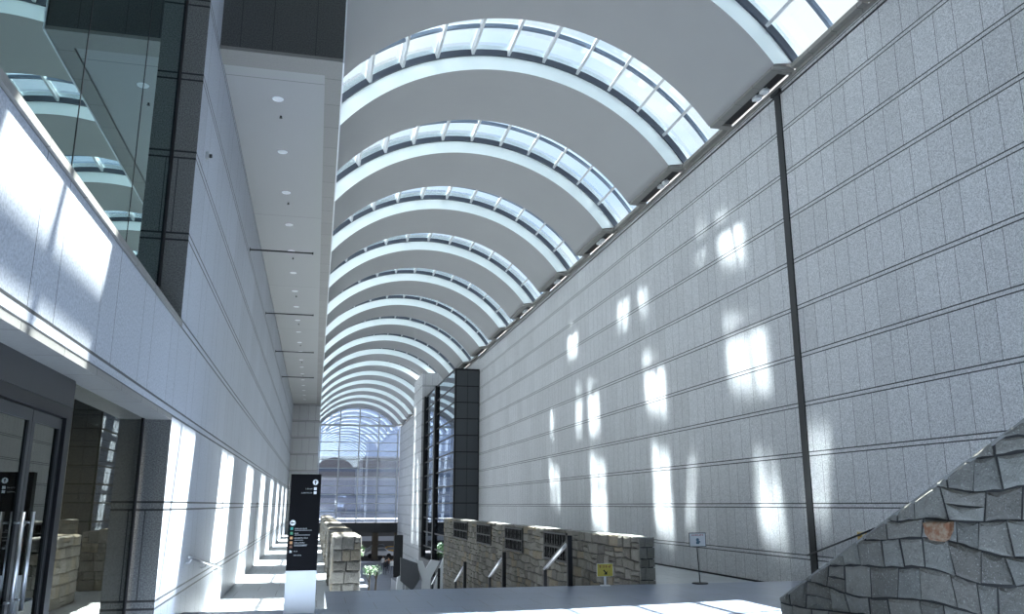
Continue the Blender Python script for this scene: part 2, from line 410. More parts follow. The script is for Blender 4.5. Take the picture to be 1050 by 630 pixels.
# glazed entrance doors
d = struct(empty('door_1', (GL, 7.25, ZP)))
MB().box(-.08, .06, -9, .9, 2.44, 2.68).build('header', M['dark'], d)
MB().box(-.07, .05, -9, .9, 2.34, 2.44).box(-.07, .05, .80, .89, 0, 2.34).build('door_frame', M['black'], d)
def leaf(y0, y1, side):
    o = MB().box(-.03, .02, y0, y0 + .07, 0.01, 2.33).box(-.03, .02, y1 - .07, y1, 0.01, 2.33).box(-.03, .02, y0 + .07, y1 - .07, 2.24, 2.33).box(-.03, .02, y0 + .07, y1 - .07, .01, .16).build('door_leaf', M['dark'], d)
    MB().box(-.008, .004, y0 + .07, y1 - .07, .16, 2.24).build('door_glass', M['doorglass'], o)
    hy = y0 + .11 if side < 0 else y1 - .11
    MB().tube((.075, hy, .82), (.075, hy, 1.55), .016).tube((.02, hy, .9), (.075, hy, .9), .009).tube((.02, hy, 1.47), (.075, hy, 1.47), .009).build('pull_handle', M['steel'], o, smooth=True)
leaf(.005, .79, -1); leaf(-.8, -.005, 1); leaf(-2.4, -1.61, -1); leaf(-3.2, -2.41, 1)
MB().box(-.07, .05, -1.6, -.81, 0, 2.34).build('side_panel', M['dark'], d) if False else None
MB().box(-.008, .004, -1.6, -.81, 0, 2.34).build('side_glass', M['doorglass'], d)
# service door in the left wall
d = struct(empty('door_2', (DL, 29.8, ZA)))
MB().box(0, .012, 0, .05, 0, 2.03).box(0, .012, 1.15, 1.2, 0, 2.03).box(0, .012, 0, 1.2, 2.0, 2.05).build('door_frame', M['dark'], d)
MB().box(.012, .03, 1.0, 1.08, .95, 1.05).build('door_handle', M['steel'], d)

# ------------------------------------------------------------------ random rough stones
def clip(poly, a, b, c):  # keep a*x+b*y<=c
    out = []
    for i in range(len(poly)):
        p, q = poly[i], poly[(i + 1) % len(poly)]
        fp, fq = a * p[0] + b * p[1] - c, a * q[0] + b * q[1] - c
        if fp <= 0: out.append(p)
        if fp * fq < 0:
            t = fp / (fp - fq); out.append((p[0] + (q[0] - p[0]) * t, p[1] + (q[1] - p[1]) * t))
    return out
def stones(mb, u0, u1, v0, v1, mapf, rnd, h=.3, w=(.3, .7), wav=.05, gap=.012, depth=.05, clips=(), warm=.06, ragged=1.0):
    """irregular coursed rubble on the (u, v) rectangle; mapf(u, v, d) -> world point"""
    rows = max(1, round((v1 - v0) / h)); hh = (v1 - v0) / rows
    ph = [[(rnd.uniform(.5, 1.4), rnd.uniform(0, 6.28), rnd.uniform(.4, 1)) for _ in range(3)] for _ in range(rows + 1)]
    off = [rnd.uniform(-.16, .16) * hh if 0 < i < rows else 0 for i in range(rows + 1)]
    def curve(i, u):
        if i in (0, rows): return v0 + i * hh
        return v0 + i * hh + off[i] + wav * sum(a * sin(u * f * (2.2 + j) + p) for j, (f, p, a) in enumerate(ph[i])) * .55
    for r in range(rows):
        u = u0; tl = tb = 0
        while u < u1 - 1e-6:
            wd = rnd.uniform(*w); un = u + wd
            if u1 - un < w[0] * .7: un = u1
            nb = 0 if un == u1 else rnd.uniform(-.06, .06) * ragged; nt = 0 if un == u1 else rnd.uniform(-.06, .06) * ragged
            sub = [(u + tb, un + nb, u + tl, un + nt, 0, 1)]
            if rnd.random() < .16 * ragged and hh > .2: sub = [(u + tb, un + nb, u + (tb + tl) / 2, un + (nb + nt) / 2, 0, .5), (u + (tb + tl) / 2, un + (nb + nt) / 2, u + tl, un + nt, .5, 1)]
            for ub0, ub1, ut0, ut1, fa, fb in sub:
                def pt(uu, f):
                    a, b = curve(r, uu), curve(r + 1, uu); return (uu, a + (b - a) * f)
                poly = [pt(ub0 + (ub1 - ub0) * i / 3, fa) for i in range(4)] + [pt(ut1 + (ut0 - ut1) * i / 3, fb) for i in range(4)]
                for c_ in clips:
                    poly = clip(poly, *c_)
                    if len(poly) < 3: break
                if len(poly) < 3: continue
                n = len(poly); cx = sum(p[0] for p in poly) / n; cy = sum(p[1] for p in poly) / n
                def ins(p, g):
                    dx, dy = cx - p[0], cy - p[1]; L = math.hypot(dx, dy) or 1; k = min(g / L * 1.2, .45); return (p[0] + dx * k, p[1] + dy * k)
                jj = [(rnd.uniform(-.006, .006), rnd.uniform(-.006, .006)) for _ in poly]
                dp = depth * rnd.uniform(.75, 1.15)
                r0 = [(ins(p, gap)[0] + j[0], ins(p, gap)[1] + j[1]) for p, j in zip(poly, jj)]
                r2 = [ins(p, gap + .022) for p in r0]
                vs = [mapf(*p, 0) for p in r0] + [mapf(*p, dp * .65) for p in r0] + [mapf(*p, dp * rnd.uniform(.9, 1.1)) for p in r2] + [mapf(cx, cy, dp * rnd.uniform(1.0, 1.25))]
                fs = []
                for i in range(n):
                    j = (i + 1) % n
                    fs += [(i, j, n + j, n + i), (n + i, n + j, 2 * n + j, 2 * n + i), (2 * n + i, 2 * n + j, 3 * n)]
                mb.add(vs, fs, (rnd.random(), 1 if rnd.random() < warm else rnd.random() * .15, 0))
            u = un; tl, tb = nt, nb
# sloping stone side wall of the near stair, lower right
rnd = random.Random(7)
X = 5.5; ya, za, yb, zb = 9.587, -1.09, 5.2, 0.865
slope = (zb - za) / (ya - yb)
sw = empty('stone_stair_wall', (0, 0, 0))
tag(sw, 'sloping dark rubble stone wall rising to the right beside the near stair', 'wall')
ylow = .5; ztop = za + slope * (ya - ylow)
MB().prism([(ya, ZP), (ya, za - .02), (ylow, ztop - .02), (ylow, ZP)], 0, X + .01, X + .42).build('core', M['mortar'], sw)
mb = MB()
# keep below the raking top edge: v <= za + slope*(ya-u)
stones(mb, ylow, ya, ZP, ztop + .1, lambda u, v, d: (X - d + .04, u, v), rnd, h=.25, w=(.22, .5), wav=.055, gap=.010, depth=.055, clips=[(slope, 1, za + slope * ya)], warm=.0, ragged=.8)
stones(mb, X + .04, X + .42, ZP, za, lambda u, v, d: (u, ya + d - .03, v), rnd, h=.27, w=(.3, .5), depth=.03, warm=0)
mb.build('stonework', M['stone'], sw)
mb = MB(); yy = ya
while yy > ylow:
    L = rnd.uniform(.35, .6); z1, z2 = za + slope * (ya - yy), za + slope * (ya - yy + L)
    mb.prism([(yy, z1 - .03), (yy, z1 + .004), (yy - L + .012, z2 + .004 + rnd.uniform(-.006, .004)), (yy - L + .012, z2 - .03)], 0, X + .0, X + .42); yy -= L
mb.build('coping', M['stone_cap'], sw)
# one rusty brown stone in that wall
mbr = MB(); cy_, cz_ = 6.72, -.235
ring = [(.13, .10), (.04, .115), (-.05, .11), (-.13, .12), (-.12, .02), (-.09, -.07), (-.02, -.11), (.08, -.10), (.12, -.03)]
ring = [(a * 1.35, b * .78) for a, b in ring]
vs = [(X - .0, cy_ + a, cz_ + b) for a, b in ring] + [(X - .045, cy_ + a * .97, cz_ + b * .97) for a, b in ring] + [(X - .062, cy_ + a * .8, cz_ + b * .8) for a, b in ring] + [(X - .066, cy_, cz_)]
n = len(ring); fs = []
for i in range(n):
    j = (i + 1) % n; fs += [(i, j, n + j, n + i), (n + i, n + j, 2 * n + j, 2 * n + i), (2 * n + i, 2 * n + j, 3 * n)]
t_ = NT('rusty_stone'); t_.xyz(); M['rust'] = t_.done(t_.mix(t_.ramp(t_.noise(22, 4), [(.4, (0, 0, 0)), (.6, (1, 1, 1))]), (.22, .10, .05), (.30, .22, .15)), .85)
tag(mbr.add(vs, fs).build('brown_stone', M['rust'], sw), 'single rusty brown stone')
# the stair behind it
mb = MB(); prof = [(13.3, ZP), ]
yy, zz = 9.6, ZP
while yy > .6: prof.append((yy, zz)); zz += .16; prof.append((yy, zz)); yy -= .36
prof += [(.5, zz), (.5, ZP)]
tag(MB().prism(prof[1:], 0, X + .43, DR - .02).build('side_staircase', M['floor']), 'granite steps climbing toward the viewer behind the sloping stone wall', 'staircase')

# right-hand rubble wall between the grand stair and the right aisle
rnd = random.Random(3)
XW = 6.87; ZT = -.68
rw = empty('rubble_wall', (0, 0, 0))
tag(rw, 'long brown rubble stone wall with iron grilles along the right of the grand stair', 'wall')
MB().box(XW + .04, XW + .32, 17.67, 46.2, -5.2, ZT - .02).build('core', M['mortar'], rw)
mb = MB()
stones(mb, 17.66, 46.2, -5.2, ZT, lambda u, v, d: (XW - d + .04, u, v), rnd, h=.235, w=(.32, .75), wav=.035, gap=.016, depth=.055, warm=.12)
mb.build('stonework', M['stone_warm'], rw)
mb = MB()
stones(mb, XW, XW + .36, ZA, ZT, lambda u, v, d: (u, 17.68 - d, v), rnd, h=.235, w=(.13, .24), wav=.01, gap=.008, depth=.03, warm=.12, ragged=.3)
mb.build('end_face', M['stone'], rw)
mb = MB(); yy = 17.64
while yy < 46:
    L = rnd.uniform(.3, .6); mb.box(XW + .03, XW + .32, yy, min(46.2, yy + L - .01), ZT - .03, ZT + rnd.uniform(-.01, .008)); yy += L
mb.build('coping', M['stone_cap'], rw)
for y0, y1 in ((22.95, 25.37), (28.1, 30.8), (33.4, 36.4), (38.7, 42.6)):
    g = MB().box(XW - .035, XW - .028, y0, y1, -1.56, -.76).build('opening_shade', M['void'], rw)  # flat black sheet on the stones, painted as the shade inside the opening
    mb = MB(); x0, x1 = XW - .06, XW - .036
    for a in (y0, (y0 + y1) / 2 - .03, y1 - .06): mb.box(x0, x1, a, a + .06, -1.56, -.76)
    for a in (-1.56, -1.2, -.82): mb.box(x0, x1, y0, y1, a, a + .05)
    for q in range(9):
        a = y0 + (q + .5) * (y1 - y0) / 9; mb.box(x0, x1 - .01, a - .015, a + .015, -1.5, -.8)
        mb.bar((x0 + .01, a - .12, -1.45 + .3 * (q % 2)), (x0 + .01, a + .12, -1.1 + .3 * (q % 2)), .02)
        mb.bar((x0 + .01, a + .12, -1.45 + .3 * (q % 2)), (x0 + .01, a - .12, -1.1 + .3 * (q % 2)), .02)
    tag(mb.build('grille', M['black'], rw), 'black wrought iron grille')

# row of stone piers on the left of the grand stair
rnd = random.Random(5)
def pier(x0, x1, y0, y1, z0, z1):
    e_ = empty('stone_pier', ((x0 + x1) / 2, y0, z0))
    ox, oy, oz = (x0 + x1) / 2, y0, z0
    hw = (x1 - x0) / 2; L = y1 - y0; H = z1 - z0
    MB().box(-hw + .03, hw - .03, .03, L - .03, 0, H - .02).build('core', M['mortar'], e_)
    mb = MB()
    stones(mb, -hw, hw, 0, H, lambda u, v, d: (u, .035 - d, v), rnd, h=.235, w=(.16, .32), wav=.008, gap=.007, depth=.045, warm=.25, ragged=.35)
    stones(mb, 0, L, 0, H, lambda u, v, d: (-hw + .035 - d, u, v), rnd, h=.235, w=(.25, .5), wav=.01, gap=.007, depth=.045, warm=.25, ragged=.35)
    stones(mb, 0, L, 0, H, lambda u, v, d: (hw - .035 + d, u, v), rnd, h=.235, w=(.25, .5), wav=.01, gap=.007, depth=.045, warm=.25, ragged=.35)
    stones(mb, -hw, hw, 0, H, lambda u, v, d: (u, L - .035 + d, v), rnd, h=.235, w=(.16, .32), wav=.008, gap=.007, depth=.03, warm=.25, ragged=.35)
    mb.build('stonework', M['stone_pier'], e_)
    mb = MB()
    stones(mb, -hw + .02, hw - .02, .02, L - .02, lambda u, v, d: (u, v, H - .04 + d), rnd, h=.5, w=(.4, .6), wav=.02, gap=.008, depth=.05, warm=.4, ragged=.5)
    mb.build('top_stones', M['stone_pier'], e_)
    return e_
names = ['square rubble stone pier nearest the platform, first of the left row', 'second stone pier of the left row, just behind the nearest', 'third stone pier of the left row counted from the platform',
         'fourth stone pier of the left row counted from the platform', 'fifth stone pier of the left row counted from the platform', 'sixth stone pier of the left row, partly behind the others',
         'seventh stone pier of the left row, small and far', 'farthest stone pier of the left row near the end wall']
for i, nm in enumerate(names):
    y0 = 17.95 + 4.5 * i
    if i == 0: pr = pier(.42, .98, y0, y0 + 2.1, ZA, -.62)
    else: pr = copy_tree(e0_); pr.location.y = y0
    if i == 0: e0_ = pr
    tag(pr, nm, 'stone pier', 'stone piers left of the grand stair')

# ------------------------------------------------------------------ information kiosk
ks = tag(empty('information_kiosk', (-.14, 13.76, ZP)), 'tall black and white information pillar standing at the platform edge', 'sign')
MB().box(-.23, .23, 0, .16, 0, .62).build('base', M['white'], ks, bevel=.004)
MB().box(-.23, .23, 0, .16, .622, 2.07).build('panel', plain('kiosk_black', (.004, .004, .005), .5, 0, .12), ks, bevel=.004)
wm = flat('sign_white', (.75, .76, .76)); colm = [flat('sign_teal', (.05, .30, .26)), flat('sign_green', (.08, .28, .16)), flat('sign_orange', (.55, .28, .12)), flat('sign_amber', (.5, .25, .10)), flat('sign_brown', (.16, .08, .05))]
def disc(mb, x, z, r, y, n=24): return mb.add([(x, y, z)] + [(x + r * cos(2 * pi * i / n), y, z + r * sin(2 * pi * i / n)) for i in range(n)], [(0, 1 + i, 1 + (i + 1) % n) for i in range(n)])
def glyphs(mb, x, z, n, s, y, rnd, gap=.15):
    """a short run of small square characters, each a few strokes"""
    for i in range(n):
        gx = x + i * s * (1 + gap)
        for _ in range(2): zz = z + rnd.uniform(.05, .9) * s; mb.box(gx, gx + s * .9, y, y + .001, zz, zz + s * .13)
        for _ in range(2): xx = gx + rnd.uniform(.05, .8) * s; mb.box(xx, xx + s * .13, y, y + .001, z, z + s)
        mb.box(gx + s * .1, gx + s * .8, y, y + .001, z, z + s * .13)
rk = random.Random(2)
mb = MB().mat(wm); disc(mb, .145, 1.945, .042, -.002); mb.mat(M['black']).box(.139, .151, -.004, -.003, 1.915, 1.965).add([(.125, -.0035, 1.95), (.165, -.0035, 1.95), (.145, -.0035, 1.978)], [(0, 1, 2)])
mb.build('arrow_disc', None, ks)
mb = MB().mat(wm); disc(mb, -.165, 1.33, .042, -.002); mb.mat(M['black']).box(-.18, -.135, -.004, -.003, 1.324, 1.336).add([(-.175, -.0035, 1.31), (-.175, -.0035, 1.35), (-.2, -.0035, 1.33)], [(0, 1, 2)])
mb.build('arrow_disc', None, ks)
for z in (1.845, 1.785): MB().box(.125, .168, -.003, 0, z - .02, z + .022).build('pictogram', wm, ks)
mb = MB(); glyphs(mb, 0.0, 1.835, 5, .019, -.002, rk); glyphs(mb, -.06, 1.775, 8, .018, -.002, rk)
for z, n_ in ((1.235, 9), (1.165, 3), (1.095, 10), (1.025, 8), (.90, 3), (.84, 6)): glyphs(mb, -.13, z, n_, .018, -.002, rk)
for z in (1.215, 1.145, 1.07, 1.0, .985): mb.box(-.13, rk.uniform(0, .15), -.002, -.001, z, z + .006)
mb.build('lettering', flat('sign_grey', (.45, .46, .46)), ks)
for z, c_ in zip((1.245, 1.175, 1.105, 1.035, .975), colm): MB().box(-.195, -.155, -.003, 0, z - .02, z + .02).build('pictogram', c_, ks)
mb = MB(); mb.box(-.19, -.178, -.003, 0, .885, .925).box(-.17, -.158, -.003, 0, .885, .92); mb.build('pictogram', wm, ks)

# small poster stand near the right wall
ps = tag(empty('poster_stand', (7.92, 16.95, ZP)), 'thin metal stand holding a small white notice with red heading by the right wall', 'sign stand')
disc(MB(), 0, 0, .1, 0)
MB().tube((0, 0, 0), (0, 0, .025), .17, .16, 24).build('base', M['dark'], ps)
MB().tube((0, .0, .02), (-.03, 0, .72), .011).build('pole', M['dark'], ps)
MB().box(-.21, .17, -.02, -.008, .74, 1.03).build('frame', M['dark'], ps)
MB().box(-.195, .155, -.024, -.02, .755, 1.015).build('notice', M['white'], ps)
mb = MB(); glyphs(mb, -.15, .965, 7, .034, -.026, rk); mb.build('lettering', flat('sign_red', (.45, .12, .12)), ps)
mb = MB(); disc(mb, -.02, .885, .035, -.0255); mb.box(-.055, .015, -.026, -.025, .80, .85).box(-.03, .04, -.0265, -.0255, .83, .86); mb.build('pictogram', flat('sign_blue', (.08, .16, .22)), ps)
# yellow warning sign at the stair head
yel = flat('warning_yellow', (.62, .52, .10))
ys = tag(empty('warning_sign', (5.84, 16.95, ZP)), 'low yellow warning board with a black arrow in front of the rubble wall', 'sign')
MB().box(-.09, .09, -.06, .06, 0, .02).box(-.02, .02, -.01, .01, .02, .2).build('foot', M['white'], ys)
MB().box(-.165, .165, -.012, .0, .19, .43).build('board', yel, ys)
MB().box(-.172, .172, -.006, .006, .183, .437).build('frame', M['white'], ys)
mb = MB(); rd = flat('sign_red_dark', (.30, .10, .05))
for i in range(4): mb = MB(); glyphs(mb, -.125 + i * .065, .355, 1, .05, -.014, rk); mb.build('lettering', rd, ys)
mb = MB(); mb.bar((-.03, -.0135, .31), (.02, -.0135, .25), .025, .002, up=(0, 1, 0)); mb.add([(.04, -.014, .22), (.045, -.014, .29), (-.03, -.014, .225)], [(0, 1, 2)]); mb.build('arrow', M['black'], ys)
# yellow notice on the right wall above the sloping wall
yn = tag(empty('wall_notice', (DR, 16.4, -.63)), 'small yellow notice in a pale frame fixed on the right granite wall', 'notice')
MB().box(-.02, -.001, -.36, .22, -.17, .10).build('frame', M['steel'], yn)
MB().box(-.024, -.02, -.33, .19, -.145, .075).build('board', flat('notice_cream', (.62, .58, .42)), yn)
om = flat('notice_orange', (.60, .40, .10))
for a in (.01, -.25): MB().box(-.027, -.024, a, a + .16, -.12, .05).build('pictogram', om, yn)
bm_ = flat('notice_brown', (.2, .1, .03))
for a in (.05, -.21): MB().box(-.029, -.027, a, a + .08, -.03, .03).build('lettering', bm_, yn)

# ------------------------------------------------------------------ handrails
hr = tag(empty('handrail', (DL, 13.7, -.75)), 'short steel handrail sloping down on the left granite wall', 'handrail')
MB().tube((.10, 0, 0), (.10, 5.0, -.50), .022).build('rail', M['steel'], hr, smooth=True)
for s_ in (.3, 2.3, 4.4):
    z_ = -.1 * s_; MB().tube((0, s_, z_ - .08), (.07, s_, z_ - .08), .012).tube((.07, s_, z_ - .08), (.10, s_, z_ - .02), .012).tube((0, s_, z_ - .08), (.008, s_, z_ - .08), .04).build('bracket', M['steel'], hr)
hr = tag(empty('handrail', (DR, 17.9, -1.0)), 'thin dark handrail rising along the right granite wall', 'handrail')
MB().tube((-.08, .6, -.16), (-.08, -2.4, .62), .02).build('rail', M['dark'], hr, smooth=True)
for s_ in (.4, -1.9): MB().tube((0, s_, -.26 * s_ - .06), (-.08, s_, -.26 * s_), .012).build('bracket', M['dark'], hr)
rl = ['black stair handrail nearest the platform, in front of the rubble wall', 'second black stair handrail going down, left of the nearest one', 'third black stair handrail going down beside the rubble wall', 'farthest small black handrail on the grand stair']
hb = None
for i, nm in enumerate(rl):
    y0 = 17.07 + 6.2 * i
    z0 = zt(y0 - .01); zr = -.63 - .64 * i
    if i == 0:
        hb = empty('stair_handrail', (5.13, y0, z0))
        h = zr - z0
        MB().box(-.05, .05, -.04, .04, 0, h + .02).build('post', M['black'], hb)
        MB().box(-.035, .035, 1.88, 1.96, -.64, h - .76).build('post', M['black'], hb)
        MB().bar((0, 0, h - .07), (0, 1.92, h - .75), .05, .10).build('side_plate', M['black'], hb)
        MB().tube((-.045, .1, h - .15), (-.045, 1.85, h - .77), .022).build('rail', M['steel'], hb, smooth=True)
        pr = hb; ZH = z0
    else:
        pr = copy_tree(hb); pr.location = (5.13, y0, ZH - .64 * i)
    tag(pr, nm, 'handrail', 'handrails on the grand stair')

# ------------------------------------------------------------------ bulkhead fittings
ORD = 'first second third fourth fifth sixth seventh eighth ninth tenth eleventh twelfth thirteenth fourteenth fifteenth sixteenth seventeenth eighteenth nineteenth twentieth'.split()
dm = flat('lamp_pale', (.72, .73, .73))
for i in range(20):
    y0 = 14.65 + 2.42 * i
    if i == 0:
        d0 = empty('downlight', (-1.03, y0, 7.24))
        mb = MB(); n = 24; vs = []
        for r, z in ((.105, -.001), (.095, -.012), (.08, -.012), (.07, -.002)): vs += [(r * cos(2 * pi * j / n), r * sin(2 * pi * j / n), z) for j in range(n)]
        mb.add(vs, [(q * n + j, q * n + (j + 1) % n, (q + 1) * n + (j + 1) % n, (q + 1) * n + j) for q in range(3) for j in range(n)]).build('trim_ring', M['white'], d0, smooth=True)
        MB().tube((0, 0, -.004), (0, 0, 0), .072, .072, 24).build('diffuser', dm, d0)
        dd = d0
    else: dd = copy_tree(d0); dd.location.y = y0
    lab = 'round unlit downlight in the bulkhead soffit, %s from the front' % ORD[i]
    tag(dd, lab, 'ceiling light', 'downlights in the bulkhead soffit')
for i in range(8):
    y0 = 15.35 + 4.84 * i
    if i == 0: s0 = ss = MB().tube((0, 0, -.04), (0, 0, 0), .018, .018, 10).tube((0, 0, -.045), (0, 0, -.04), .03, .03, 10).build('sprinkler', M['dark'], loc=(-1.0, y0, 7.24))
    else: ss = s0.copy(); C.objects.link(ss); ss.location.y = y0
    tag(ss, 'tiny dark sprinkler head in the bulkhead soffit, %s from the front' % ORD[i], 'sprinkler', 'sprinkler heads in the bulkhead soffit')
bl = ['front horizontal metal banner rod sticking out from the left wall', 'second horizontal metal banner rod from the front on the left wall', 'third horizontal metal banner rod from the front on the left wall', 'fourth, farthest horizontal metal banner rod on the left wall']
for i, nm in enumerate(bl):
    y0 = 20.7 + 7.2 * i
    if i == 0:
        r0 = rr = empty('banner_rod', (DL, y0, 6.13))
        MB().tube((0, 0, 0), (1.5, 0, 0), .02).build('rod', M['dark'], r0)
        MB().tube((0, 0, 0), (.015, 0, 0), .05).build('wall_plate', M['dark'], r0); MB().tube((1.5, 0, 0), (1.53, 0, 0), .032).build('end_cap', M['dark'], r0)
    else: rr = copy_tree(r0); rr.location.y = y0
    tag(rr, nm, 'banner rod', 'banner rods on the left wall')
cm = tag(empty('wall_bracket', (DL, 12.55, 5.15)), 'small metal eye bracket high on the left wall corner', 'bracket')
MB().box(0, .05, -.05, .05, -.05, .05).build('body', M['steel'], cm); MB().tube((.05, 0, 0), (.09, 0, 0), .03).build('eye', M['dark'], cm)
# floodlight pairs under the shells on the right
fl = None
for i, k in enumerate((0, 1, 2, 3, 4)):
    for j, s_ in enumerate((1.25, 1.65)):
        y0 = 17.35 + P * k + s_
        if fl is None:
            fl = f_ = empty('floodlight', (11.27, y0, 10.93))
            MB().box(-.10, .10, -.12, .12, -.12, -.02).build('housing', M['white'], fl, bevel=.02)
            MB().box(-.02, .02, -.14, .14, -.02, 0).build('bracket', M['steel'], fl)
        else: f_ = copy_tree(fl); f_.location.y = y0
        tag(f_, ['nearer', 'farther'][j] + ' white floodlight on the right wall top under the ' + ['frontmost', 'second', 'third', 'fourth', 'fifth'][i] + ' vault shell', 'floodlight', 'floodlights at the foot of the vault')

# ------------------------------------------------------------------ dark glass bay on the right wall
gb = tag(empty('glazed_bay', (9.64, 60.7, -4.5)), 'tall dark glazed bay projecting from the right wall with a black tiled face', 'glazed bay')
zt_, zb_ = 9.76 + 4.5, 0
mb = MB().box(.12, 1.85, 0, .12, zb_, zt_); t_ = NT('black_tile'); t_.xyz(); M['btile'] = t_.done(t_.mix(t_.noise(20, 3), (.03, .035, .042), (.055, .062, .07)), .3)
mb.build('front_cladding', M['btile'], gb)
mb = MB()
for k in range(12):
    z = 4.5 + (9.75 - 1.2 * k)
    if z > 0: mb.box(.02, 1.85, -.03, 0, z - .05, z + .02)
mb.box(0.0, .12, -.05, .12, 0, zt_).box(1.78, 1.85, -.05, 0, 0, zt_).box(.95, .98, -.02, 0, 0, zt_)
mb.build('front_rails', M['black'], gb)
mb = MB()
for k in range(12):
    z = 4.5 + (9.75 - 1.2 * k)
    if z > 0: mb.box(-.03, .05, .1, 16.4, z - .07, z + .03)
mb.build('side_rails', M['black'], gb)
for yy, ww in ((9.0, .55), (16.3, .12)): MB().box(-.2, .12, yy, yy + ww, zb_, zt_).build('upright', M['black'], gb)
MB().box(0, .02, .12, 16.4, zb_, zt_).build('side_glass', M['boxglass'], gb)
MB().box(0, 1.85, 0, 16.4, zt_, zt_ + .08).build('roof_slab', M['black'], gb)
MB().box(-.1, 1.85, 0, 16.4, -.35, 0).build('floor_slab', M['black'], gb)
struct(MB().box(10.6, DR, 62, 76, ZL, -4.9).build('wall_bay_foot', M['dark']))

# ------------------------------------------------------------------ far end: columns, street, trees, cars, people
for x, l in ((8.5, 'dark square column under the bridge left of the cars'), (11.55, 'dark square column under the bridge beside the right wall'), (4.6, 'dark square column under the bridge behind the green plants')):
    t = tag(empty('square_column', (x, YE - .1, ZL)), l, 'column')
    MB().box(-.42, .42, 0, .8, .15, 3.75).build('shaft', M['bark'], t); MB().box(-.5, .5, -.08, .88, 0, .15).build('plinth', M['dark'], t)
dp_ = tag(empty('display_panel', (9.0, 92, ZL)), 'tall dark free-standing panel to the right of the passers-by', 'panel')
MB().box(-.55, .35, 0, .25, .1, 4.4).build('board', M['dark'], dp_); MB().box(-.6, .4, -.1, .35, 0, .1).build('foot', M['black'], dp_)
bmat = [flat('facade_grey', (.42, .42, .44), .6), flat('facade_pale', (.62, .60, .56), .6), flat('facade_brown', (.34, .29, .24), .6)]
wmat = flat('far_window', (.20, .22, .25), .3)
def building(x, y, w, d, h, m, lab, fl, nw):
    b = tag(empty('office_building', (x, y, ZL)), lab, 'building')
    MB().box(-w / 2, w / 2, 0, d, 0, h).build('walls', m, b)
    MB().box(-w / 2 - .3, w / 2 + .3, -.3, d, h, h + .5).build('roof_edge', bmat[1], b)
    for f in range(fl):
        z = 1.5 + f * (h - 2) / fl; mb = MB().box(-w / 2 + .5, w / 2 - .5, -.06, .02, z, z + (h - 2) / fl * .3)
        mb.build('window_row', wmat, b)
building(14, 215, 60, 20, 13.5, bmat[0], 'long grey low building seen through the end glass', 3, 16)
building(6, 300, 90, 20, 23.5, bmat[2], 'brownish building rising behind the low grey one beyond the end glass', 5, 18)
building(12, 150, 60, 12, 4.6, M['dark'], 'low dark block added as shade across the street beyond the columns', 1, 4)  # dark block added to stand for the gloom behind the columns
building(-14, 190, 20, 16, 17, bmat[1], 'pale building at left beyond the end glass', 5, 6)
def tree(x, y, z, h, r, lab, n, seed, name='tree', cat='tree'):
    rn = random.Random(seed); t = tag(empty(name, (x, y, z)), lab, cat)
    mb = MB().tube((0, 0, 0), (.03 * h, 0, h * .6), .03 * h, .015 * h, 8)
    for k in range(5):
        a = rn.uniform(0, 6.28); mb.tube((.02 * h, 0, h * (.4 + .04 * k)), (r * .6 * cos(a), r * .6 * sin(a), h * (.6 + .06 * k)), .012 * h, .005 * h, 6)
    mb.build('trunk', M['bark'], t)
    mb = MB()
    for _ in range(n):
        v = Vector((rn.gauss(0, 1), rn.gauss(0, 1), rn.gauss(0, 1))).normalized() * r * rn.uniform(.35, 1)
        c_ = Vector((v.x, v.y, h * .7 + v.z * .9)); s_ = r * rn.uniform(.07, .15)
        a = Vector((rn.uniform(-1, 1), rn.uniform(-1, 1), rn.uniform(-.4, .4))).normalized(); b = a.orthogonal().normalized()
        mb.add([c_ - a * s_, c_ + b * s_ * .45, c_ + a * s_, c_ - b * s_ * .45], [(0, 1, 2, 3)])
    mb.build('foliage', M['leaf'], t)
tree(4.9, 100, ZL, 3.4, 1.1, 'leafy green plant just right of the nearest stone pier', 500, 1, 'potted_tree', 'plant')
tree(13.6, 126.5, ZL, 4.0, 1.5, 'green street tree seen below the dark glass bay', 700, 2)
tree(17.2, 127, ZL, 4.0, 1.5, 'green street tree farther right beyond the glass bay', 700, 3)
tree(4.15, 58, -6.08, 2.7, .42, 'dark slender plant on the stair beside the left piers', 260, 4, 'potted_plant', 'plant')
tree(2.95, 46, zt(46), 2.1, .36, 'dark plant on the stair close behind the first stone pier', 240, 5, 'potted_plant', 'plant')
def car(x, y, col, lab):
    c_ = tag(empty('car', (x, y, ZL)), lab, 'car')
    prof = [(-2.1, .35), (-2.15, .8), (-1.5, .95), (-.9, 1.42), (.7, 1.45), (1.35, 1.0), (2.1, .85), (2.15, .35)]
    MB().prism([(a, b) for a, b in prof], 1, -.8, .8).build('body', flat('car_' + lab.split()[0], col, .25), c_, bevel=.06)
    MB().prism([(-1.3, .98), (-.82, 1.36), (.62, 1.38), (1.1, 1.0)], 1, -.81, .81).build('windows', wmat, c_)
    for a in (-1.35, 1.35):
        for s_ in (-.82, .62): MB().tube((a, s_, .33), (a, s_ + .2, .33), .33, .33, 18).build('wheel', M['black'], c_)
car(9.6, 128, (.75, .76, .78), 'white car parked beyond the far columns'); car(11.9, 132, (.75, .45, .08), 'orange car parked beyond the far columns')
car(10.2, 138, (.55, .60, .66), 'silver car farther back beyond the far columns')
